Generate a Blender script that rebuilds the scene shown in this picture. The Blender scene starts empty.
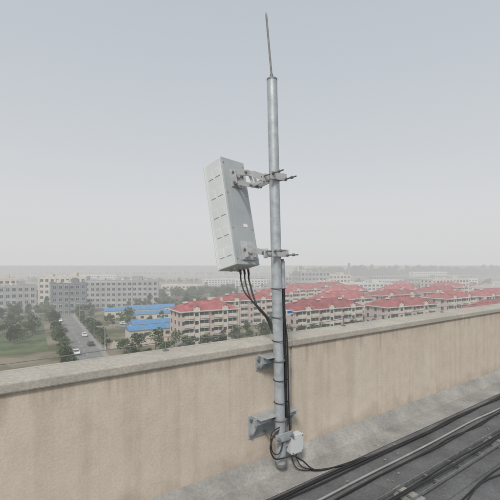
import bpy, math, random
from mathutils import Vector, Matrix
random.seed(7)
R=math.radians
scene=bpy.context.scene
ROOF=26.0; EYE=27.6
ANG=R(35.4)
F=Matrix.Translation((0,2.894,ROOF))@Matrix.Rotation(ANG,4,'Z')   # rooftop frame: x along parapet, y outward

# ------------------------------------------------------------ materials
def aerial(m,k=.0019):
    """aerial perspective: surfaces far from the building get haze painted in as pale emission (world position only)"""
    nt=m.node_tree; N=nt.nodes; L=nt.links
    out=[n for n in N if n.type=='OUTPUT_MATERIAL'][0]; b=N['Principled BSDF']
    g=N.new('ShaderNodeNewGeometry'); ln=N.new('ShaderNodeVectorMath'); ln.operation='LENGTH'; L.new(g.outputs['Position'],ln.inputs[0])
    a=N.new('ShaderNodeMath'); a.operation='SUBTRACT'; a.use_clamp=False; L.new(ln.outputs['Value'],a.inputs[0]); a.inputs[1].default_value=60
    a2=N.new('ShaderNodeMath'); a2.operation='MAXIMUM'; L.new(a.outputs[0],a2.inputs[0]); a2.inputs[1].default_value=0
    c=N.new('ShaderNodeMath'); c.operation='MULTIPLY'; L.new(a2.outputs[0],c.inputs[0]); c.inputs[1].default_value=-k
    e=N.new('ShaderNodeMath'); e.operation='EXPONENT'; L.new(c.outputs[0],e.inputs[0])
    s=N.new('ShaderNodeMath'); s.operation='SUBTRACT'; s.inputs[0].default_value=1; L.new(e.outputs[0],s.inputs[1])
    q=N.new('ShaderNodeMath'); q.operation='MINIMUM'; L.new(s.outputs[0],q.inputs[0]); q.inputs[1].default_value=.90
    em=N.new('ShaderNodeEmission'); em.inputs[0].default_value=(.57,.572,.57,1)  # haze tint as self-glow in the material; scene has no air volume
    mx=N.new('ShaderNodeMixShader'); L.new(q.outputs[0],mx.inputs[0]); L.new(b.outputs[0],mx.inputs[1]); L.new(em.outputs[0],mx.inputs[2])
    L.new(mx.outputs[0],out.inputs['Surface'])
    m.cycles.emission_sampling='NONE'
def mat(name,c,rough=.8,metal=0,var=.12,scale=4,bump=0,bscale=40,c2=None,spec=.5,detail=6,rand=0,far=False,speck=0):
    m=bpy.data.materials.new(name); m.use_nodes=True
    nt=m.node_tree; N=nt.nodes; L=nt.links
    b=N['Principled BSDF']; b.inputs['Roughness'].default_value=rough
    b.inputs['Metallic'].default_value=metal; b.inputs['Specular IOR Level'].default_value=spec
    tc=N.new('ShaderNodeTexCoord')
    n=N.new('ShaderNodeTexNoise'); n.inputs['Scale'].default_value=scale; n.inputs['Detail'].default_value=3 if far else detail
    n.inputs['Roughness'].default_value=.6
    L.new(tc.outputs['Object'],n.inputs['Vector'])
    r=N.new('ShaderNodeValToRGB')
    r.color_ramp.elements[0].position=.3; r.color_ramp.elements[1].position=.7
    ca=[x*(1-var) for x in c]; cb=[min(1,x*(1+var)) for x in (c2 or c)]
    r.color_ramp.elements[0].color=(*ca,1); r.color_ramp.elements[1].color=(*cb,1)
    L.new(n.outputs['Fac'],r.inputs['Fac'])
    out=r.outputs['Color']
    if speck:   # fine dirt specks / pitting
        n3=N.new('ShaderNodeTexNoise'); n3.inputs['Scale'].default_value=45; n3.inputs['Detail'].default_value=10; n3.inputs['Roughness'].default_value=.75
        L.new(tc.outputs['Object'],n3.inputs['Vector'])
        mr=N.new('ShaderNodeMapRange'); mr.inputs['From Min'].default_value=.38; mr.inputs['From Max'].default_value=.6
        mr.inputs['To Min'].default_value=1-speck; mr.inputs['To Max'].default_value=1.08
        L.new(n3.outputs['Fac'],mr.inputs['Value'])
        h=N.new('ShaderNodeHueSaturation'); L.new(mr.outputs['Result'],h.inputs['Value']); L.new(out,h.inputs['Color']); out=h.outputs['Color']
    if rand:
        oi=N.new('ShaderNodeObjectInfo'); h=N.new('ShaderNodeHueSaturation')
        mr=N.new('ShaderNodeMapRange'); mr.inputs['To Min'].default_value=1-rand; mr.inputs['To Max'].default_value=1+rand
        L.new(oi.outputs['Random'],mr.inputs['Value']); L.new(mr.outputs['Result'],h.inputs['Value'])
        L.new(out,h.inputs['Color']); out=h.outputs['Color']
    L.new(out,b.inputs['Base Color'])
    if bump:
        n2=N.new('ShaderNodeTexNoise'); n2.inputs['Scale'].default_value=bscale; n2.inputs['Detail'].default_value=8
        L.new(tc.outputs['Object'],n2.inputs['Vector'])
        bp=N.new('ShaderNodeBump'); bp.inputs['Strength'].default_value=bump; bp.inputs['Distance'].default_value=.006
        L.new(n2.outputs['Fac'],bp.inputs['Height']); L.new(bp.outputs['Normal'],b.inputs['Normal'])
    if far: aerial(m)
    return m

def wall_material():
    m=bpy.data.materials.new('parapet_paint'); m.use_nodes=True
    nt=m.node_tree; N=nt.nodes; L=nt.links; b=N['Principled BSDF']; b.inputs['Roughness'].default_value=.9
    b.inputs['Specular IOR Level'].default_value=.2
    tc=N.new('ShaderNodeTexCoord')
    def noise(scale,vec=(1,1,1),detail=8,rough=.6):
        mp=N.new('ShaderNodeMapping'); mp.inputs['Scale'].default_value=vec
        L.new(tc.outputs['Object'],mp.inputs['Vector'])
        n=N.new('ShaderNodeTexNoise'); n.inputs['Scale'].default_value=scale; n.inputs['Detail'].default_value=detail
        n.inputs['Roughness'].default_value=rough
        L.new(mp.outputs['Vector'],n.inputs['Vector']); return n.outputs['Fac']
    def ramp(f,p0,c0,p1,c1):
        r=N.new('ShaderNodeValToRGB'); e=r.color_ramp.elements
        e[0].position=p0; e[0].color=(*c0,1); e[1].position=p1; e[1].color=(*c1,1)
        L.new(f,r.inputs['Fac']); return r.outputs['Color']
    def mix(f,a,bb,blend='MIX'):
        x=N.new('ShaderNodeMix'); x.data_type='RGBA'; x.blend_type=blend
        if isinstance(f,float): x.inputs[0].default_value=f
        else: L.new(f,x.inputs[0])
        L.new(a,x.inputs[6]); L.new(bb,x.inputs[7]); return x.outputs[2]
    base=ramp(noise(1.3),.3,(.58,.505,.42),.72,(.65,.58,.49))
    mott=ramp(noise(9),.35,(.91,.90,.89),.65,(1,1,1))
    c=mix(1.0,base,mott,'MULTIPLY')
    fine=ramp(noise(60,(1,1,1),8,.75),.36,(.89,.88,.87),.55,(1,1,1))
    c=mix(1.0,c,fine,'MULTIPLY')
    streak=ramp(noise(1,(9,9,.3),7),.38,(.74,.72,.69),.52,(1,1,1))
    c=mix(.34,c,mix(1.0,c,streak,'MULTIPLY'))
    sx=N.new('ShaderNodeSeparateXYZ'); L.new(tc.outputs['Object'],sx.inputs[0])
    ad=N.new('ShaderNodeMath'); ad.operation='MULTIPLY_ADD'; L.new(noise(5),ad.inputs[0]); ad.inputs[1].default_value=.5; L.new(sx.outputs['Z'],ad.inputs[2])
    g=ramp(ad.outputs[0],.22,(.68,.67,.65),.46,(1,1,1))
    c=mix(1.0,c,g,'MULTIPLY')
    ad2=N.new('ShaderNodeMath'); ad2.operation='MULTIPLY_ADD'; L.new(noise(1,(14,14,.5),6,.7),ad2.inputs[0]); ad2.inputs[1].default_value=.75; L.new(sx.outputs['Z'],ad2.inputs[2])
    mr=N.new('ShaderNodeMapRange'); mr.inputs['From Min'].default_value=1.20; mr.inputs['From Max'].default_value=1.45; L.new(ad2.outputs[0],mr.inputs['Value'])
    dk=N.new('ShaderNodeRGB'); dk.outputs[0].default_value=(.66,.64,.62,1)
    c=mix(mr.outputs[0],c,mix(1.0,c,dk.outputs[0],'MULTIPLY'))
    L.new(c,b.inputs['Base Color'])
    bp=N.new('ShaderNodeBump'); bp.inputs['Strength'].default_value=.45; bp.inputs['Distance'].default_value=.004
    L.new(noise(70),bp.inputs['Height']); L.new(bp.outputs['Normal'],b.inputs['Normal'])
    return m

def ground_material():
    m=bpy.data.materials.new('ground_fields'); m.use_nodes=True
    nt=m.node_tree; N=nt.nodes; L=nt.links; b=N['Principled BSDF']; b.inputs['Roughness'].default_value=.95
    b.inputs['Specular IOR Level'].default_value=.1
    tc=N.new('ShaderNodeTexCoord')
    mp=N.new('ShaderNodeMapping'); mp.inputs['Rotation'].default_value=(0,0,R(30)); mp.inputs['Scale'].default_value=(1,2.6,1)
    L.new(tc.outputs['Object'],mp.inputs['Vector'])
    v=N.new('ShaderNodeTexVoronoi'); v.distance='CHEBYCHEV'; v.inputs['Scale'].default_value=.0035
    L.new(mp.outputs['Vector'],v.inputs['Vector'])
    sp=N.new('ShaderNodeSeparateColor'); L.new(v.outputs['Color'],sp.inputs[0])
    r=N.new('ShaderNodeValToRGB'); e=r.color_ramp.elements
    e[0].position=0; e[0].color=(.20,.16,.105,1); e[1].position=1; e[1].color=(.25,.21,.145,1)
    for p,c in ((.3,(.17,.14,.09)),(.45,(.09,.11,.05)),(.55,(.26,.21,.14)),(.8,(.15,.14,.085))):
        x=e.new(p); x.color=(*c,1)
    r.color_ramp.interpolation='CONSTANT'
    L.new(sp.outputs[0],r.inputs['Fac'])
    n=N.new('ShaderNodeTexNoise'); n.inputs['Scale'].default_value=.06; n.inputs['Detail'].default_value=8; L.new(tc.outputs['Object'],n.inputs['Vector'])
    r2=N.new('ShaderNodeValToRGB'); e=r2.color_ramp.elements
    e[0].position=.42; e[0].color=(.10,.105,.055,1); e[1].position=.58; e[1].color=(.25,.215,.16,1)
    L.new(n.outputs['Fac'],r2.inputs['Fac'])
    ln=N.new('ShaderNodeVectorMath'); ln.operation='LENGTH'; L.new(tc.outputs['Object'],ln.inputs[0])
    mr=N.new('ShaderNodeMapRange'); mr.inputs['From Min'].default_value=300; mr.inputs['From Max'].default_value=480
    L.new(ln.outputs['Value'],mr.inputs['Value'])
    mx=N.new('ShaderNodeMix'); mx.data_type='RGBA'; L.new(mr.outputs[0],mx.inputs[0]); L.new(r2.outputs[0],mx.inputs[6]); L.new(r.outputs[0],mx.inputs[7])
    L.new(mx.outputs[2],b.inputs['Base Color'])
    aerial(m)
    return m

M={}
M['wall']=wall_material()
M['coping']=mat('coping_cement',(.42,.39,.34),.9,var=.14,scale=3.5,bump=.3,bscale=90,speck=.18)
M['membrane']=mat('roof_membrane',(.13,.13,.132),.85,var=.4,scale=2.2,bump=.5,bscale=90,speck=.25)
M['cement']=mat('cement_screed',(.29,.28,.265),.9,var=.28,scale=3,bump=.3,bscale=90,speck=.18)
M['galv']=mat('galvanised_steel',(.42,.45,.47),.5,metal=.35,var=.22,scale=14,bump=.12,bscale=25)
M['galvd']=mat('weathered_steel',(.22,.225,.225),.55,metal=.4,var=.3,scale=20,bump=.2)
M['cast']=mat('cast_aluminium',(.46,.47,.47),.5,metal=.15,var=.2,scale=10)
M['panel']=mat('panel_powder_coat',(.37,.395,.405),.5,var=.10,scale=3)
M['panelL']=mat('panel_light_plastic',(.58,.60,.605),.45,var=.06,scale=3)
M['black']=mat('black_cable_jacket',(.022,.022,.024),.5,var=.2,scale=20)
M['grey_cable']=mat('grey_conduit',(.30,.30,.29),.6,var=.2,scale=8)
M['white_tag']=mat('label_white',(.7,.7,.68),.5,var=.04)
M['blue_tag']=mat('label_blue',(.05,.14,.42),.5,var=.05)
M['rodsteel']=mat('rod_steel',(.20,.20,.20),.55,metal=.4,var=.3,scale=30)
M['brick']=mat('red_brick',(.25,.13,.09),.9,var=.3,scale=12,bump=.4)
M['ground']=ground_material()
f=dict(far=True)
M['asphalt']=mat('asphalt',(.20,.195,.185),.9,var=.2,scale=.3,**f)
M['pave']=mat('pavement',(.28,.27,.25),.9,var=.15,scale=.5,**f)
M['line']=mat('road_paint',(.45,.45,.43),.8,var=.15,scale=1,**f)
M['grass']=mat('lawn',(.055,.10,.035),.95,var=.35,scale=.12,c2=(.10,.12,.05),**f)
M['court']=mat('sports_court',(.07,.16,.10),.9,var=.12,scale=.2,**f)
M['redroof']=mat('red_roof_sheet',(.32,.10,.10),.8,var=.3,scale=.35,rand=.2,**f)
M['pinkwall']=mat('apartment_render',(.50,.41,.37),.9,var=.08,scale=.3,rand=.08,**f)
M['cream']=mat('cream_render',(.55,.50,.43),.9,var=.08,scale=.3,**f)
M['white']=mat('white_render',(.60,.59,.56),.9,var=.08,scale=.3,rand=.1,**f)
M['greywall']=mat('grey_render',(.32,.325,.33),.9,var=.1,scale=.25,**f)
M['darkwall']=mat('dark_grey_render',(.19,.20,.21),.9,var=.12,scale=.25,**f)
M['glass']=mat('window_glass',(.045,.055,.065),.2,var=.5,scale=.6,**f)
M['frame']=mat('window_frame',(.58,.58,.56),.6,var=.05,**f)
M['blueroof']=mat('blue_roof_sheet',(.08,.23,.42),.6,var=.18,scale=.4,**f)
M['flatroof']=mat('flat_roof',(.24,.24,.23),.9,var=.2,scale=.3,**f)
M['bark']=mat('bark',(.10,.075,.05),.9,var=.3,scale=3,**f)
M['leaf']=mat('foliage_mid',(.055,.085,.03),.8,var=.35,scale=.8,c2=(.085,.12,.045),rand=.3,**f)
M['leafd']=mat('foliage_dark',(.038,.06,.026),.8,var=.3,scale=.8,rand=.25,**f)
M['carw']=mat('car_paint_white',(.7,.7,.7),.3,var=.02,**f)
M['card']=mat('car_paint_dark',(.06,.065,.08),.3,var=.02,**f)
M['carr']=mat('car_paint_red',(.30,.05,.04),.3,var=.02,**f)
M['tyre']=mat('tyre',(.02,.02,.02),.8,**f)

# ------------------------------------------------------------ mesh builder
class MB:
    def __init__(s): s.v=[]; s.f=[]; s.m=[]; s.sm=[]; s.mats=[]
    def mi(s,k):
        if k not in s.mats: s.mats.append(k)
        return s.mats.index(k)
    def add(s,vs,fs,k,T=None,smooth=False):
        o=len(s.v); i=s.mi(k)
        for p in vs:
            p=Vector(p)
            if T is not None: p=T@p
            s.v.append(tuple(p))
        for f in fs: s.f.append([a+o for a in f]); s.m.append(i); s.sm.append(smooth)
    def box(s,c,d,k,T=None,taper=1.0):
        x,y,z=[a/2 for a in d]; t=taper
        vs=[(-x,-y,-z),(x,-y,-z),(x,y,-z),(-x,y,-z),(-x*t,-y*t,z),(x*t,-y*t,z),(x*t,y*t,z),(-x*t,y*t,z)]
        vs=[(a+c[0],b+c[1],e+c[2]) for a,b,e in vs]
        s.add(vs,[(3,2,1,0),(4,5,6,7),(0,1,5,4),(1,2,6,5),(2,3,7,6),(3,0,4,7)],k,T)
    def cyl(s,p0,p1,r,k,seg=16,r1=None,T=None,smooth=True):
        p0=Vector(p0);p1=Vector(p1); r1=r if r1 is None else r1
        d=(p1-p0).normalized(); a=Vector((0,0,1)) if abs(d.z)<.9 else Vector((1,0,0))
        u=d.cross(a).normalized(); w=d.cross(u)
        vs=[]
        for p,rr in((p0,r),(p1,r1)):
            for i in range(seg):
                an=2*math.pi*i/seg; vs.append(p+u*math.cos(an)*rr+w*math.sin(an)*rr)
        s.add(vs,[(i,i+seg,(i+1)%seg+seg,(i+1)%seg) for i in range(seg)],k,T,smooth)
        s.add(vs,[tuple(range(seg)),tuple(reversed(range(seg,2*seg)))],k,T)
    def tube(s,pts,r,k,seg=8,T=None,sub=6):
        P=[Vector(p) for p in pts]; Q=[]
        for i in range(len(P)-1):
            a=P[max(i-1,0)];b=P[i];c=P[i+1];d=P[min(i+2,len(P)-1)]
            for j in range(sub):
                t=j/sub
                Q.append(.5*((2*b)+(c-a)*t+(2*a-5*b+4*c-d)*t*t+(3*b-a-3*c+d)*t**3))
        Q.append(P[-1]); vs=[]
        u=None
        for i,q in enumerate(Q):
            d=(Q[min(i+1,len(Q)-1)]-Q[max(i-1,0)]).normalized()
            if u is None:
                a=Vector((0,0,1)) if abs(d.z)<.9 else Vector((1,0,0)); u=d.cross(a).normalized()
            else: u=(u-d*u.dot(d)).normalized()
            w=d.cross(u)
            for j in range(seg):
                an=2*math.pi*j/seg; vs.append(q+u*math.cos(an)*r+w*math.sin(an)*r)
        fs=[]
        for i in range(len(Q)-1):
            for j in range(seg):
                fs.append((i*seg+j,i*seg+(j+1)%seg,(i+1)*seg+(j+1)%seg,(i+1)*seg+j))
        fs.append(tuple(reversed(range(seg)))); n=(len(Q)-1)*seg; fs.append(tuple(range(n,n+seg)))
        s.add(vs,fs,k,T,True)
    def mesh(s,name):
        me=bpy.data.meshes.new(name); me.from_pydata(s.v,[],s.f)
        for k in s.mats: me.materials.append(M[k])
        me.polygons.foreach_set('material_index',s.m); me.polygons.foreach_set('use_smooth',s.sm)
        me.update(); return me
    def obj(s,name,mw=None,parent=None,bevel=0):
        o=bpy.data.objects.new(name,s.mesh(name)); scene.collection.objects.link(o)
        if parent: o.parent=parent
        elif mw is not None: o.matrix_world=mw
        if bevel:
            b=o.modifiers.new('bevel','BEVEL'); b.width=bevel; b.segments=2; b.limit_method='ANGLE'; b.angle_limit=R(50)
        return o
def empty(name,mw=None):
    o=bpy.data.objects.new(name,None); scene.collection.objects.link(o)
    if mw is not None: o.matrix_world=mw
    return o

# ------------------------------------------------------------ own building & roof
b=MB(); b.box((6,-9.0,-.1),(40,18.5,.2),'membrane'); b.obj('roof_floor',F)
b=MB()
b.box((6,-9.0,-13.15),(40,18.3,25.7),'cream')
for fl in range(8):
    for i in range(11):
        b.box((-11+i*3.4,.18,-2.2-fl*3.1),(1.6,.12,1.5),'glass'); b.box((-11+i*3.4,.22,-3.0-fl*3.1),(1.8,.2,.1),'frame')
b.obj('own_building',F)
b=MB()
for i in range(6): b.box((6,-1.0-i*1.0,.004),(39.9,.09,.008),'membrane')
b.obj('membrane_lap',F)
b=MB()
b.add([(-14,0,.09),(26,0,.09),(26,-.13,.003),(-14,-.13,.003),(-14,0,0.0),(26,0,0.0)],[(0,3,2,1),(0,4,3),(1,2,5)],'cement')
b.add([(-14,-.125,.006),(26,-.125,.006),(26,-.33,.006),(-14,-.33,.006)],[(3,2,1,0)],'cement')
b.obj('cement_skirting',F)

H=.985; CT=.060
parapet=empty('parapet_wall',F)
b=MB()
joints=[-5.3,-2.5,.42,3.3,6.2,9.1,12,15,18,21,24,26]
x0=-14
for j in joints:
    b.box(((x0+j)/2,.02,(H-CT)/2),(j-x0-.010,.04,H-CT),'wall'); x0=j
b.obj('wall_render',parent=parapet,bevel=.004)
b=MB(); b.box((6,.14,(H-CT)/2),(40,.198,H-CT-.001),'cement'); b.obj('wall_core',parent=parapet)
b=MB(); x0=-14
for j in joints:
    b.box(((x0+j)/2,.13,H-CT/2),(j-x0-.004,.30,CT),'coping'); x0=j
b.obj('coping',parent=parapet,bevel=.010)

# lightning strip on posts
b=MB(); pts=[]
for i in range(16):
    s=-6.3+i*1.9; h=H+.07+random.uniform(-.006,.006)
    b.cyl((s,.20,H-.01),(s,.20,h),.004,'galvd',8); b.box((s,.20,H+.004),(.035,.035,.01),'galvd'); pts.append((s,.20,h)); 
    pts.append((s+.95,.20,h-.02))
b.tube(pts,.003,'galvd',6,sub=3)
b.obj('lightning_strip',F)

# ------------------------------------------------------------ pole
PB=Vector((.197,-.133,.066)); PT=Vector((.141,-.093,3.02))
def pole(z): return PB+(PT-PB)*((z-PB.z)/(PT.z-PB.z))
mast=empty('antenna_mast',F)
b=MB(); b.cyl(PB,PT,.0395,'galv',32)
b.cyl(PT-Vector((0,0,.006)),PT+Vector((0,0,.006)),.041,'galvd',32)
b.cyl(pole(.068),pole(.085),.044,'galvd',32)
b.obj('pole',parent=mast)
b=MB(); RT=Vector((.104,-.066,3.535))
b.cyl(PT,PT+(RT-PT)*.08,.012,'rodsteel',12); b.cyl(PT+(RT-PT)*.06,PT+(RT-PT)*.96,.0075,'rodsteel',12); b.cyl(PT+(RT-PT)*.96,RT,.0075,'rodsteel',12,r1=.004)
b.obj('lightning_rod',parent=mast)

def ubolt(b,c,r=.046,back=.06,k='galvd'):
    pts=[c+Vector((-r,back,0)),c+Vector((-r,0,0))]
    for i in range(1,8):
        a=math.pi+math.pi*i/8; pts.append(c+Vector((math.cos(a)*r,math.sin(a)*r,0)))
    pts+=[c+Vector((r,0,0)),c+Vector((r,back,0))]
    b.tube(pts,.006,k,8,sub=2)
for nm,z,w,hh in(('upper_wall_bracket',.84,.26,.11),('lower_wall_bracket',.36,.42,.17)):
    b=MB(); c=pole(z); s=c.x
    b.box((s,-.006,z),(w,.010,hh),'galv')
    for sg in(-1,1):
        xx=s+sg*(w/2-.03)
        b.add([(xx-.004,-.011,z+hh/2),(xx-.004,-.011,z-hh/2),(xx-.004,c.y+.045,z+hh/2),(xx-.004,c.y+.045,z+hh/2-.05),
               (xx+.004,-.011,z+hh/2),(xx+.004,-.011,z-hh/2),(xx+.004,c.y+.045,z+hh/2),(xx+.004,c.y+.045,z+hh/2-.05)],
              [(0,2,3,1),(4,5,7,6),(0,4,6,2),(1,3,7,5),(2,6,7,3)],'galv')
        for dz in(-1,1):
            b.cyl((s+sg*(w/2-.012),-.011,z+dz*(hh/2-.025)),(s+sg*(w/2-.012),-.03,z+dz*(hh/2-.025)),.011,'galvd',6,smooth=False)
    b.box((s,c.y+.050,z+hh/2-.025),(w,.010,.05),'galv')
    b.box((s,-.075,z+hh/2+.003),(w*.9,.12,.006),'galv')
    cc=pole(z+hh/2-.025); ubolt(b,cc); 
    for sg in(-1,1): b.cyl(cc+Vector((sg*.046,.055,0)),cc+Vector((sg*.046,.075,0)),.011,'galvd',6,smooth=False)
    b.obj(nm,parent=mast,bevel=.0015)
b=MB(); c=pole(.30)
b.box((c.x,c.y-.050,.30),(.17,.012,.06),'galv')
for sg in(-1,1):
    b.cyl((c.x+sg*.065,c.y-.085,.30),(c.x+sg*.065,-.01,.30),.007,'galvd',10)
    b.cyl((c.x+sg*.065,c.y-.07,.30),(c.x+sg*.065,c.y-.056,.30),.013,'galvd',6,smooth=False)
b.obj('clamp_bar',parent=mast,bevel=.0015)
# small grey junction box strapped to the right flank of the pole
b=MB(); bx=.318; by=-.150
b.box((bx,by,.215),(.115,.060,.135),'panelL'); b.box((bx,by-.034,.215),(.122,.009,.142),'panelL')
b.box((.245,by+.008,.215),(.05,.012,.03),'galv')
for sx_ in(-1,1):
    for sz in(-1,1): b.cyl((bx+sx_*.048,by-.037,.215+sz*.058),(bx+sx_*.048,by-.043,.215+sz*.058),.005,'galvd',8)
for q in(-.025,.02): b.cyl((bx+q,by,.15),(bx+q,by,.125),.011,'black',10); b.tube([(bx+q,by,.13),(bx+q,by-.01,.08),(bx+.03+q,by-.06,.025),(.5,-.3,.015),(.8,-.38,.014)],.005,'black',6)
b.obj('junction_box',F,bevel=.004)

# ------------------------------------------------------------ panel antenna
ant=empty('panel_antenna',F)
Bc=Vector((.155,.385,1.575)); Tc=Vector((.135,.61,2.515))
zax=(Tc-Bc).normalized(); xax=Vector((math.cos(R(11)),math.sin(R(11)),0)); yax=zax.cross(xax).normalized(); xax=yax.cross(zax)
T=Matrix((( xax.x,yax.x,zax.x,Bc.x),(xax.y,yax.y,zax.y,Bc.y),(xax.z,yax.z,zax.z,Bc.z),(0,0,0,1)))
Lh=(Tc-Bc).length; W=.28; D=.24
b=MB()
b.box((0,.0,Lh/2),(W,D-.02,Lh),'panelL',T)
b.box((0,-D/2+.006,Lh/2),(W+.006,.014,Lh+.004),'panel',T)        # back lid
b.box((0,D/2-.008,Lh/2),(W+.010,.022,Lh+.010),'panelL',T)        # radome rim
b.obj('housing',parent=ant,bevel=.007)
b=MB()
for sg in(-1,1):
    for zc in (.13,.31,.49,.67,.85):
        for yy in(-.050,.042):
            b.box((sg*(W/2+.001),yy,zc*Lh/.97),(.008,.062,.075),'panelL',T)
    b.box((sg*(W/2+.001),.094,Lh/2),(.006,.008,Lh-.03),'panelL',T)
    b.box((sg*(W/2+.001),-.096,Lh/2),(.006,.008,Lh-.03),'panelL',T)
b.obj('flank_pads',parent=ant,bevel=.0025)
b=MB()
b.box((0,-D/2-.003,Lh*.5),(.18,.006,Lh*.92),'panel',T)
for zz in(.05,Lh*.33,Lh*.66,Lh-.05):
    for sg in(-1,1): b.cyl((sg*.12,-D/2-.004,zz),(sg*.12,-D/2+.002,zz),.005,'galvd',8,T=T)
b.box((.03,-D/2-.0075,Lh*.36),(.05,.002,.03),'white_tag',T)
b.obj('back_plate',parent=ant,bevel=.001)
b=MB()
conn=[(-.02,-.03),(.03,-.03),(.08,-.03)]
for x,y in conn+[(-.08,-.03),(-.05,.05),(.04,.05)]:
    b.cyl((x,y,.0),(x,y,-.022),.012,'cast',12,T=T)
for x,y in conn: b.cyl((x,y,-.022),(x,y,-.065),.010,'black',12,T=T)
b.obj('connectors',parent=ant)
def clampset(name,z,pt_local,extended):
    b=MB(); c=pole(z)
    for sg,yy in((1,.052),(-1,-.052)):
        b.box((c.x,c.y+yy,z),(.15,.014,.055),'cast')
        for q in(-1,1):
            b.box((c.x+q*.030,c.y+yy-sg*.016,z),(.014,.030,.05),'cast')
    for q in(-1,1):
        for dz in(-.014,):
            b.cyl((c.x+q*.062,c.y+.085,z+dz*q),(c.x+q*.062,c.y-.18,z+dz*q),.0055,'galvd',10)
            b.cyl((c.x+q*.062,c.y-.058,z+dz*q),(c.x+q*.062,c.y-.072,z+dz*q),.012,'galvd',6,smooth=False)
            b.cyl((c.x+q*.062,c.y-.125,z+dz*q),(c.x+q*.062,c.y-.137,z+dz*q),.012,'galvd',6,smooth=False)
    a=c+Vector((0,.06,0))
    pl=Vector(pt_local)
    b.box((pl.x,-D/2-.010,pl.z),(.13,.012,.16),'cast',T)
    for q in(-1,1):
        b.box((pl.x+q*.045,-D/2-.036,pl.z),(.008,.045,.13),'cast',T)
    f=T@Vector((pl.x,-D/2-.045,pl.z))
    def link(p,q,off,w=.032,t=.008):
        p=Vector(p);q=Vector(q); d=(q-p); L=d.length; d.normalize()
        X=Vector((1,0,0)); X=(X-d*X.dot(d)).normalized(); Y=d.cross(X)
        m=Matrix(((X.x,Y.x,d.x,p.x),(X.y,Y.y,d.y,p.y),(X.z,Y.z,d.z,p.z),(0,0,0,1)))
        b.box((off,0,L/2),(t,w,L+.02),'cast',m)
    if extended:
        f1=T@Vector((pl.x,-D/2-.045,pl.z+.045)); f2=T@Vector((pl.x,-D/2-.045,pl.z-.05))
        k=(a+f1)/2+Vector((0,.03,.03)); k2=(a+f2)/2+Vector((0,-.03,-.045))
        for o in(-.037,.037):
            link(a,k,o,w=.042); link(k,f1,o*.78,w=.042); link(k2,f2,o*.78,w=.036); link(a,k2,o*.86,w=.030); link(k,k2,o*.6,w=.026)
        for p in(k,k2,a,f1,f2):
            b.cyl(p-Vector((.06,0,0)),p+Vector((.06,0,0)),.007,'galvd',8)
            for q in(-1,1): b.cyl(p+Vector((q*.048,0,0)),p+Vector((q*.058,0,0)),.014,'galvd',6,smooth=False)
    else:
        for o in(-.04,.04): link(a,f,o,w=.038)
        for p in(a+Vector((0,.03,0)),f):
            b.cyl(p-Vector((.06,0,0)),p+Vector((.06,0,0)),.007,'galvd',8)
            for q in(-1,1): b.cyl(p+Vector((q*.05,0,0)),p+Vector((q*.06,0,0)),.013,'galvd',6,smooth=False)
    for q in(-1,1): b.box((a.x+q*.045,a.y+.01,a.z),(.008,.05,.075),'cast')
    b.obj(name,parent=ant,bevel=.0015)
clampset('tilt_bracket',2.27,(0,0,Lh-.19),True)
clampset('hinge_bracket',1.69,(0,0,.12),False)

# cables
cab=empty('feeder_cables',F)
b=MB()
for i,(x,y) in enumerate(conn):
    p=T@Vector((x,y,-.06)); 
    a=R(70-i*32); off=Vector((math.cos(a)*.05,math.sin(a)*.05,0))
    sag=.17+.05*i
    mid=(p+pole(1.15))/2
    b.tube([p,p+Vector((0,-.01,-.07)),p+Vector((.0,-.08-.02*i,-sag)),Vector((mid.x,mid.y-.06,1.23-.03*i)),pole(1.14-.03*i)+Vector((-.01,.055,0)),pole(.98-.02*i)+off,pole(.8)+off,pole(.6)+off,pole(.42)+off*1.05],.0062 if i<2 else .008,'black',8)
b.obj('jumper_cables',parent=cab)
b=MB()
o=Vector((.056,-.008,0)); 
b.tube([pole(1.58)+o,pole(1.4)+o*1.05,pole(1.1)+o,pole(.8)+o*1.05,pole(.55)+o,pole(.42)+o*1.1],.013,'black',10)
b.cyl(pole(1.63)+o,pole(1.42)+o,.018,'galv',14); b.cyl(pole(1.645)+o,pole(1.63)+o,.012,'galvd',12)
o2=Vector((.072,-.02,0))
b.tube([pole(1.20)+o2*.8,pole(1.05)+o2,pole(.9)+o2*1.05,pole(.5)+o2*1.05,pole(.28)+o2*1.1],.006,'black',8)
b.obj('conduit',parent=cab)
b=MB()
for z in(1.42,1.2,1.02,.72,.55):
    c=pole(z); 
    pts=[c+Vector((math.cos(t)*.055+.012,math.sin(t)*.052-.002,0)) for t in [2*math.pi*i/12 for i in range(13)]]
    b.tube(pts,.003,'black',6,sub=2)
c=pole(1.235); b.box((c.x+.09,c.y-.035,c.z),(.06,.010,.035),'white_tag'); b.box((c.x+.09,c.y-.0415,c.z+.003),(.05,.003,.018),'blue_tag')
b.obj('cable_ties_and_tags',parent=cab)
b=MB()
c=pole(.33)
b.tube([c+Vector((-.04,-.03,.02)),c+Vector((-.09,-.03,-.01)),c+Vector((-.12,-.03,-.09)),c+Vector((-.09,-.04,-.17)),c+Vector((-.03,-.06,-.18)),c+Vector((.05,-.09,-.17)),(.33,-.23,.10),(.45,-.30,.02),(.9,-.37,.016)],.006,'black',8)
b.tube([c+Vector((-.04,-.04,.05)),c+Vector((-.11,-.03,.01)),c+Vector((-.10,-.03,-.12)),c+Vector((-.05,-.05,-.14)),c+Vector((.0,-.05,-.03))],.0045,'black',8)
b.obj('slack_loop',parent=cab)

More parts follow.
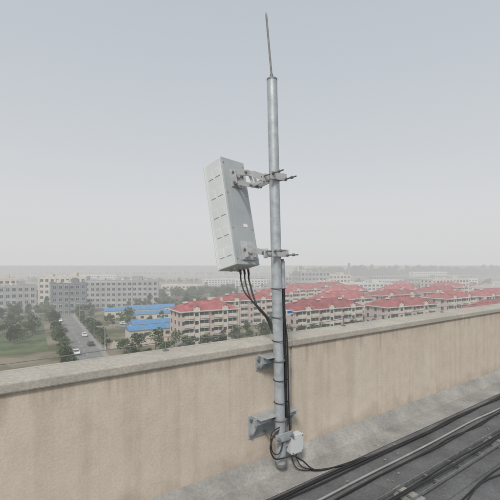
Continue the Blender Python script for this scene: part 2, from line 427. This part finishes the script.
def run(b,t0,n,r,k,amp=.02,s0=-2.5,s1=20,sp=1.6,z=0):
    for i in range(n):
        pts=[]; s=s0+random.uniform(-.2,.2)
        while s<s1:
            pts.append((s,t0+(i-n/2)*r*sp*1.6+random.uniform(-amp,amp),z+r+.008+random.uniform(0,.006)+(.0 if i%3 else r*1.2))); s+=random.uniform(.35,.7)
        b.tube(pts,r,k,8,sub=4)
b=MB()
run(b,-.40,3,.0065,'black',.020); run(b,-.62,2,.006,'black',.03); run(b,-1.12,2,.006,'black',.04)
run(b,-.55,1,.008,'grey_cable',.018)
b.obj('roof_cable_bundle',F)
b=MB()
for t in(-.82,-.95): b.box((9,t,.055),(23,.005,.022),'galvd')
s=-2.4
while s<20: b.box((s,-.885,.050),(.018,.125,.006),'galvd'); s+=.34
s=-2
while s<20:
    b.box((s,-.885,.0225),(.09,.19,.041),'cement'); s+=1.35
b.obj('cable_ladder',F,bevel=.0015)
b=MB(); run(b,-.885,3,.0065,'black',.012,z=.050); b.obj('ladder_cables',F)
b=MB()
for i in range(110):
    s=random.uniform(.2,7); t=random.uniform(-1.6,-.12); q=random.uniform(.003,.011)
    b.box((0,0,0),(q*1.6,q,q*.7),random.choice(['cement','cement','cement','cement','brick']),Matrix.Translation((s,t,.008+q*.3))@Matrix.Rotation(random.uniform(0,6),4,'Z'))
b.obj('rubble_chips',F,bevel=.002)

# ------------------------------------------------------------ background town
g=MB(); g.add([(-14000,-1500,0),(14000,-1500,0),(14000,20000,0),(-14000,20000,0)],[(0,1,2,3)],'ground'); g.obj('ground')
E=Vector((math.cos(R(30)),math.sin(R(30)),0)); Fv=Vector((-E.y,E.x,0))
def strip(b,p,d,L0,L1,w,z,k):
    d=Vector(d).normalized(); n=Vector((-d.y,d.x,0)); p=Vector(p)
    q=[p+d*L0-n*w/2,p+d*L1-n*w/2,p+d*L1+n*w/2,p+d*L0+n*w/2]
    b.add([(a.x,a.y,z) for a in q],[(0,1,2,3)],k)
roadsd=[((-50,116,0),Fv,-50,260,8),((-66,168,0),E,3.5,190,7),((-98,222,0),-E,-4,140,8),((-24,118,0),E,-26,160,6)]
for n,(p,d,a,c,w) in enumerate(roadsd):
    b=MB(); strip(b,p,d,a,c,w+3.6,.10+.012*n,'pave'); strip(b,p,d,a,c,w,.104+.012*n,'asphalt')
    dd=Vector(d); nn=Vector((-dd.y,dd.x,0)); 
    x=a
    while x<c: strip(b,Vector(p),d,x,x+3,.14,.108+.012*n,'line'); x+=7
    for sg in(-1,1):
        m=Matrix.Translation(Vector(p)+dd*(a+c)/2+nn*sg*(w/2+.1))@Matrix.Rotation(math.atan2(dd.y,dd.x),4,'Z')
        b.box((0,0,.11),(c-a,.2,.22),'pave',m)
    b.obj('road')
b=MB(); strip(b,(-45,285,0),E,-10,62,46,.03,'grass'); b.obj('lawn')
b=MB(); strip(b,(-64,186,0),E,0,34,12,.05,'court'); b.obj('sports_court')
b=MB(); strip(b,(-60,128,0),E,10,44,10,.04,'grass'); strip(b,(-95,150,0),Fv,-40,50,24,.04,'grass'); b.obj('lawn')

def local(cx,cy,rot): return Matrix.Translation((cx,cy,0))@Matrix.Rotation(rot,4,'Z')
def windows(b,x0,x1,y,z0,z1,st,nx,axis='x',w=1.5,h=1.5,sgn=-1,sill=True):
    for i in range(st):
        z=z0+(i+.55)*(z1-z0)/st
        for j in range(nx):
            x=x0+(j+.5)*(x1-x0)/nx
            if axis=='x':
                b.box((x,y+sgn*.01,z),(w+.25,.10,h+.25),'frame'); b.box((x,y+sgn*.03,z),(w,.12,h),'glass')
                b.box((x,y+sgn*.07,z),(.08,.09,h),'frame')
            else:
                b.box((y+sgn*.01,x,z),(.10,w+.25,h+.25),'frame'); b.box((y+sgn*.03,x,z),(.12,w,h),'glass')
def apartment(cx,cy,L=34,Dp=12,eave=11.5,ridge=14.4,rot=R(30),st=4,name='apartment_block',wall='pinkwall',roof='redroof'):
    b=MB(); m=local(cx,cy,rot)
    b.box((0,0,eave/2),(L,Dp,eave),wall)
    b.box((0,0,.45),(L+.2,Dp+.2,.9),'greywall')
    ov=.7; x=L/2+ov;y=Dp/2+ov; hx=L/2-Dp*.42
    z0=eave-.05
    b.add([(-x,-y,z0),(x,-y,z0),(x,y,z0),(-x,y,z0),(-hx,0,ridge),(hx,0,ridge)],[(0,1,5,4),(2,3,4,5),(1,2,5),(3,0,4),(3,2,1,0)],roof)
    b.box((0,0,ridge),(2*hx,.35,.25),roof)
    b.box((0,-y,z0),(2*x,.25,.3),'frame'); b.box((0,y,z0),(2*x,.25,.3),'frame'); b.box((-x,0,z0),(.25,2*y-.3,.3),'frame'); b.box((x,0,z0),(.25,2*y-.3,.3),'frame')
    nb=max(2,int(L/11))
    for i in range(nb):
        xc=-L/2+(i+.5)*L/nb
        for q in(-1,1):
            xb=xc+q*L/nb*.26
            for f in range(st):
                z=eave/st*f
                b.box((xb,-Dp/2-.6,z+.85),(3.0,1.2,1.1),'cream'); b.box((xb,-Dp/2-.35,z+2.05),(2.9,.7,1.25),'glass'); b.box((xb,-Dp/2-.6,z+2.8),(3.0,1.2,.16),'frame')
                b.box((xb,-Dp/2-.72,z+2.05),(.08,.06,1.25),'frame')
        b.box((xc,-Dp/2-.25,eave/2+.6),(2.4,.5,eave+1.2),'cream')
        for f in range(st): b.box((xc,-Dp/2-.5,eave/st*(f+.6)),(1.3,.08,1.2),'glass')
        zt=eave+.2; yb=-Dp/2-.3
        b.add([(xc-1.8,yb,zt),(xc+1.8,yb,zt),(xc,yb,zt+1.7),(xc-1.8,-Dp*.1,zt+1.2),(xc+1.8,-Dp*.1,zt+1.2),(xc,-Dp*.1,zt+1.9)],[(0,1,2)],'cream')
        b.add([(xc-2.1,yb-.3,zt-.1),(xc,yb-.3,zt+1.9),(xc,-.8,zt+1.95),(xc-2.1,-.8,zt+1.6),(xc+2.1,yb-.3,zt-.1),(xc+2.1,-.8,zt+1.6)],[(0,1,2,3),(1,4,5,2)],roof)
        b.box((xc+2.4,1.8,ridge-.3),(.8,.8,2.0),'cream')
        if random.random()<.6: b.box((xc-2.5,-1.6,ridge-.1),(1.8,.5,.5),'frame')
    windows(b,-L/2,L/2,Dp/2,0,eave,st,int(L/3.2),sgn=1)
    windows(b,-Dp/2,Dp/2,-L/2,0,eave,st,3,'y',sgn=-1,w=1.3); windows(b,-Dp/2,Dp/2,L/2,0,eave,st,3,'y',sgn=1,w=1.3)
    xs=[-L/2+.8+k*L/(2*nb) for k in range(2*nb+1)]
    for xx in xs[:-1]: 
        for f in range(st): b.box((min(xx,L/2-1),-Dp/2-.02,eave/st*(f+.58)),(.9,.1,1.2),'glass')
    return b.obj(name,m)
foot=[]
def A(cx,cy,**k): apartment(cx,cy,**k); foot.append((cx,cy,k.get('L',34)/2+4))
def office(cx,cy,L,Dp,h,st,rot,wall,nx,name='office_building',pent=True):
    b=MB(); m=local(cx,cy,rot)
    b.box((0,0,h/2),(L,Dp,h),wall); b.box((0,0,h+.08),(L-.6,Dp-.6,.2),'flatroof')
    for s,d,c in(((0,-Dp/2+.1),(L+.3,.3,.9),0),((0,Dp/2-.1),(L+.3,.3,.9),0),((-L/2+.1,0),(.3,Dp-.4,.9),0),((L/2-.1,0),(.3,Dp-.4,.9),0)):
        b.box((s[0],s[1],h+.45),d,wall)
    windows(b,-L/2+.5,L/2-.5,-Dp/2,0,h,st,nx,w=L/nx*.56,h=h/st*.5)
    windows(b,-Dp/2+.5,Dp/2-.5,-L/2,0,h,st,max(2,int(Dp/4)),'y',w=1.6,h=h/st*.5); windows(b,-Dp/2+.5,Dp/2-.5,L/2,0,h,st,max(2,int(Dp/4)),'y',sgn=1,w=1.6,h=h/st*.5)
    for i in range(st+1): b.box((0,0,h/st*i+.05 if i else .3),(L+.16,Dp+.16,.22),'cream' if wall!='darkwall' else 'greywall')
    for i in range(0,nx+1,3): b.box((-L/2+.5+i*(L-1)/nx,-Dp/2-.1,h/2),(.35,.3,h),wall)
    if pent:
        b.box((L*.2,0,h+1.7),(L*.14,Dp*.5,3.2),wall); b.box((-L*.28,0,h+1.2),(L*.08,Dp*.35,2.2),'cream'); b.cyl((0,1,h),(0,1,h+1.8),.9,'frame',12)
        for i in range(5): b.box((random.uniform(-.4,.4)*L,random.uniform(-.3,.3)*Dp,h+.6),(1.4,1,.9),'frame')
    foot.append((cx,cy,L/2+3)); return b.obj(name,m)

A(-17,140,L=22); A(-3,178,L=28); A(14,212,L=26)
for (cx,cy,L) in [(28,150,34),(64,160,30),(130,206,32),(46,190,32),(80,212,32),(118,238,32),
                  (104,262,32),(146,282,34),(98,150,30),(168,196,30),(62,246,30),(60,292,30),(98,186,26),(36,266,30),(180,262,30)]:
    A(cx,cy,L=L,eave=random.uniform(10.4,12.4),ridge=random.uniform(13.6,15),rot=R(30+random.uniform(-4,4)))
office(150,232,26,13,14,4,R(30),'white',8)
office(96,318,44,12,12,4,R(10),'white',12)
office(170,330,40,14,15,5,R(18),'cream',11); office(8,300,34,11,9,3,R(8),'greywall',10)
for x,y in((-20,250),(190,300),(66,345),(22,350)): office(x,y,14,9,5,1,R(20),'white',3,'low_house',pent=False)

office(-103,214,18,14,17,5,R(30),'darkwall',6)
office(-84,250,46,14,17,5,R(12),'greywall',14)
office(-128,262,30,14,19,5,R(12),'cream',9)
office(-142,225,26,14,15,4,R(30),'greywall',8)
office(-170,250,34,14,18,5,R(30),'cream',10)
office(-120,330,40,14,14,4,R(10),'greywall',12)
office(-62,345,36,12,9,3,R(6),'cream',10,pent=False)
office(66,410,34,24,20,4,R(15),'greywall',8); office(96,425,26,22,16,4,R(15),'cream',6); office(45,440,16,18,14,3,R(15),'greywall',4); office(78,395,22,12,10,2,R(15),'cream',5)
b=MB(); b.cyl((118,450,0),(118,450,30),1.8,'greywall',16,r1=1.2); b.cyl((58,455,0),(58,455,27),1.3,'cream',16,r1=.9); b.obj('chimney')
for (x,y,l,h) in[(150,430,40,10),(205,450,46,12),(260,470,40,10),(190,520,60,12),(0,470,40,9),(-40,520,50,8),(300,560,60,12),(-190,480,60,10),(20,640,60,9),(-260,640,70,10),(330,700,70,14),(140,760,60,12)]:
    office(x,y,l,14,h,3,R(random.uniform(0,30)),random.choice(['greywall','white']),int(l/4),'distant_building',pent=False)
for i in range(9):
    A(200+random.uniform(-80,130),350+i*12,L=30,Dp=10,eave=7,ridge=9.5,st=2)

def shed(cx,cy,L,Dp,h,rot):
    b=MB(); m=local(cx,cy,rot)
    b.box((0,0,h/2),(L,Dp,h),'cream'); y=Dp/2+.4; x=L/2+.4
    b.add([(-x,-y,h),(x,-y,h),(x,y,h),(-x,y,h),(-x,0,h+1.3),(x,0,h+1.3)],[(0,1,5,4),(2,3,4,5),(0,4,3),(1,2,5),(3,2,1,0)],'blueroof')
    n=int(L/1.2)
    for i in range(n):
        xx=-x+.3+i*(2*x-.6)/(n-1)
        for sg in(-1,1):
            b.add([(xx-.05,sg*y,h+.05),(xx+.05,sg*y,h+.05),(xx+.05,0,h+1.36),(xx-.05,0,h+1.36)],[(0,1,2,3)],'blueroof')
    for i in range(int(L/4)): b.box((-L/2+2+i*4,-Dp/2-.02,h*.55),(1.6,.1,1.2),'glass')
    foot.append((cx,cy,L/2+2)); b.obj('blue_roof_shed',m)
shed(-37,146,20,8,3.6,R(30)); shed(-62,203,30,8,4,R(24)); shed(-56,213,26,7,4,R(24)); shed(-42,160,16,7,3.4,R(30)); shed(-50,192,22,6,3.2,R(24))
b=MB()
for i in range(14):
    m=local(-46+i*2.6*.866,124+i*2.6*.5,R(30)); b.box((0,0,1.1),(2.55,.2,2.2),'cream',m); b.box((0,0,2.26),(2.58,.34,.12),'redroof',m); b.box((-1.3,0,1.3),(.4,.4,2.6),'cream',m)
b.obj('compound_wall')

# ------------------------------------------------------------ trees
def tree_mesh(name,seed,h=7,conif=False):
    rnd=random.Random(seed); b=MB()
    b.cyl((0,0,0),(rnd.uniform(-.2,.2),rnd.uniform(-.2,.2),h*.55),.16,'bark',6,r1=.07)
    cl=[]
    for i in range(10 if not conif else 8):
        a=rnd.uniform(0,6.28); rr=rnd.uniform(.2,.32)*h*(.5 if conif else 1); z=rnd.uniform(.34,.88)*h
        rr*=math.sqrt(max(.12,1-((z/h-.58)/.42)**2)); p=Vector((math.cos(a)*rr,math.sin(a)*rr,z))
        b.cyl((0,0,h*.35),p,.05,'bark',4,r1=.02); cl.append((p,rnd.uniform(.13,.21)*h*(.7 if conif else 1)))
    cl.append((Vector((0,0,h*.86)),.14*h))
    for p,r in cl:
        k=rnd.choice(['leaf','leaf','leafd'])
        for j in range(46):
            d=Vector((rnd.gauss(0,1),rnd.gauss(0,1),rnd.gauss(0,.8))).normalized()*r*rnd.uniform(.45,1.08)
            c=p+d; s=rnd.uniform(.16,.36)
            u=Vector((rnd.gauss(0,1),rnd.gauss(0,1),rnd.gauss(0,1))).normalized(); w=u.orthogonal().normalized()
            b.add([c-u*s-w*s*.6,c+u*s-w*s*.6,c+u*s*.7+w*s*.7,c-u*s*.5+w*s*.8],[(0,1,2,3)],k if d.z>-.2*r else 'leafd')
    return b.mesh(name)
TM=[tree_mesh('tree_crown_a',1,7),tree_mesh('tree_crown_b',2,8),tree_mesh('tree_crown_c',3,6),tree_mesh('tree_crown_d',4,9,True)]
def plant(parent,x,y,s=1.0):
    o=bpy.data.objects.new('tree',random.choice(TM)); scene.collection.objects.link(o); o.parent=parent
    o.location=(x,y,0); o.rotation_euler=(0,0,random.uniform(0,6.28)); q=s*random.uniform(.75,1.2); o.scale=(q,q,q*random.uniform(.85,1.15))
def clear(x,y,mg=0):
    for cx,cy,r in foot:
        dx=x-cx;dy=y-cy; 
        if abs(dx*E.x+dy*E.y)<r+mg and abs(dx*Fv.x+dy*Fv.y)<9+mg: return False
    for (p,d,a,c,w) in roadsd:
        q=Vector((x,y,0))-Vector(p); dd=Vector(d)
        l=q.dot(dd)
        if a<l<c and abs(q.dot(Vector((-dd.y,dd.x,0))))<w/2+1.5: return False
    return True
st=empty('street_trees')
for (p,d,a,c,w) in roadsd:
    d=Vector(d); n=Vector((-d.y,d.x,0)); l=a
    while l<c:
        for sg in(-1,1):
            q=Vector(p)+d*l+n*sg*(w/2+2.4)
            if random.random()<.9 and clear(q.x,q.y,-2): plant(st,q.x,q.y,.75)
        l+=random.uniform(4,6.5)
tt=empty('town_trees')
def scatter(par,n,x0,x1,y0,y1,s=.9):
    for _ in range(n):
        x=random.uniform(x0,x1);y=random.uniform(y0,y1)
        if clear(x,y): plant(par,x,y,s)
scatter(tt,90,-75,5,228,264,.85); scatter(tt,160,-80,40,300,345,.95); scatter(tt,170,0,200,130,320,.8); scatter(tt,50,-130,-75,130,210,.8)
scatter(tt,60,-180,-60,260,330,.9); scatter(tt,14,-45,0,115,165,.55); scatter(tt,240,-60,360,330,430,.95)
scatter(tt,60,-220,-130,150,300,.9); scatter(tt,40,-60,0,180,230,.7)
dt=empty('distant_tree_belt')
for _ in range(420): plant(dt,*(lambda x:(x,720+x*.25+random.uniform(-20,20)))(random.uniform(90,640)),2.5)
for _ in range(260): plant(dt,*(lambda x:(x,560-x*.12+random.uniform(-8,8)))(random.uniform(-420,520)),1.0)
for _ in range(300): plant(dt,*(lambda x:(x,1000+random.uniform(-12,12)))(random.uniform(-800,300)),1.1)
for _ in range(400): plant(dt,*(lambda x:(x,1500+random.uniform(-20,20)))(random.uniform(-1200,1200)),1.8)

def car(x,y,rot,k):
    b=MB(); L=4.4;Wd=1.75
    prof=[(-2.2,.35),(-2.2,.85),(-1.9,.95),(-1.45,1.42),(.35,1.45),(1.05,.98),(2.0,.85),(2.2,.6),(2.2,.35)]
    n=len(prof); vs=[(a,-Wd/2*(.85 if z>1.2 else 1),z) for a,z in prof]+[(a,Wd/2*(.85 if z>1.2 else 1),z) for a,z in prof]
    b.add(vs,[tuple(range(n)),tuple(reversed(range(n,2*n)))]+[(i,i+n,(i+1)%n+n,(i+1)%n) for i in range(n)],k)
    for sg in(-1,1): b.add([(-1.6,sg*.885,.98),(.85,sg*.885,.98),(.25,sg*.765,1.38),(-1.35,sg*.765,1.38)],[(0,1,2,3)],'glass')
    b.add([(1.0,-.72,1.03),(1.0,.72,1.03),(.42,.68,1.43),(.42,-.68,1.43)],[(0,1,2,3)],'glass'); b.add([(-1.86,-.72,1.02),(-1.86,.72,1.02),(-1.53,.68,1.39),(-1.53,-.68,1.39)],[(0,1,2,3)],'glass')
    for wx in(-1.35,1.35):
        for sg in(-1,1): b.cyl((wx,sg*.72,.32),(wx,sg*.9,.32),.32,'tyre',14)
    b.obj('parked_car',Matrix.Translation((x,y,.12))@Matrix.Rotation(rot,4,'Z'),bevel=.05)
for l,o,k in((2,-2.8,'carw'),(14,2.8,'card'),(33,2.8,'carw'),(48,-2.8,'card'),(80,-2.8,'carw')):
    p=Vector((-50,116,0))+Fv*l+E*o; car(p.x,p.y,R(120) if o>0 else R(300),k)
for x,y,k in((-58,175,'carw'),(-52,178.5,'card'),(-30,114.5,'carr')): car(x,y,R(30),k)
for l in range(0,120,24):
    b=MB(); p=Vector((-50,116,0))+Fv*l+E*5.2
    b.cyl((0,0,0),(0,0,8),.1,'frame',8,r1=.06); b.tube([(0,0,7.9),(-.5,0,8.4),(-1.8,0,8.6)],.05,'frame',6); b.box((-2.1,0,8.58),(.8,.28,.14),'frame')
    b.obj('street_lamp',local(p.x,p.y,R(30)))

# ------------------------------------------------------------ light
SE=R(46); az=R(-168)   # sun behind the camera, veiled by dust
w=bpy.data.worlds.new('World'); scene.world=w; w.use_nodes=True; nt=w.node_tree; N=nt.nodes; Lk=nt.links
bg=N['Background']; sky=N.new('ShaderNodeTexSky'); sky.sky_type='NISHITA'; sky.sun_disc=False
sky.sun_elevation=SE; sky.sun_rotation=az; sky.air_density=1.0; sky.dust_density=4; sky.ozone_density=1; sky.altitude=0
tc=N.new('ShaderNodeTexCoord'); sx=N.new('ShaderNodeSeparateXYZ'); Lk.new(tc.outputs['Generated'],sx.inputs[0])
rp=N.new('ShaderNodeValToRGB'); e=rp.color_ramp.elements
e[0].position=0; e[0].color=(.71,.71,.71,1); e[1].position=.8; e[1].color=(.48,.53,.575,1)
x=e.new(.16); x.color=(.69,.695,.70,1); x=e.new(.42); x.color=(.59,.625,.655,1)
Lk.new(sx.outputs['Z'],rp.inputs['Fac'])
sc=N.new('ShaderNodeVectorMath'); sc.operation='SCALE'; sc.inputs['Scale'].default_value=10.2; Lk.new(rp.outputs['Color'],sc.inputs[0])
mx=N.new('ShaderNodeMix'); mx.data_type='RGBA'; mx.inputs[0].default_value=.88; Lk.new(sky.outputs[0],mx.inputs[6]); Lk.new(sc.outputs[0],mx.inputs[7])
Lk.new(mx.outputs[2],bg.inputs[0]); bg.inputs[1].default_value=.1
sl=bpy.data.lights.new('sun','SUN'); sl.energy=2.6; sl.angle=R(12); sl.color=(1,.965,.91)
so=bpy.data.objects.new('sun',sl); scene.collection.objects.link(so)
d=Vector((math.sin(az)*math.cos(SE),math.cos(az)*math.cos(SE),math.sin(SE)))
so.rotation_euler=d.to_track_quat('Z','Y').to_euler(); so.location=(0,0,80)

cam=bpy.data.cameras.new('camera'); co=bpy.data.objects.new('camera',cam); scene.collection.objects.link(co)
co.location=(0,0,EYE); co.rotation_euler=(R(90),0,0); cam.sensor_width=36; cam.lens=36*378/500; cam.shift_y=.03
cam.clip_start=.05; cam.clip_end=40000
scene.camera=co
scene.view_settings.view_transform='Standard'; scene.view_settings.look='None'; scene.view_settings.exposure=0
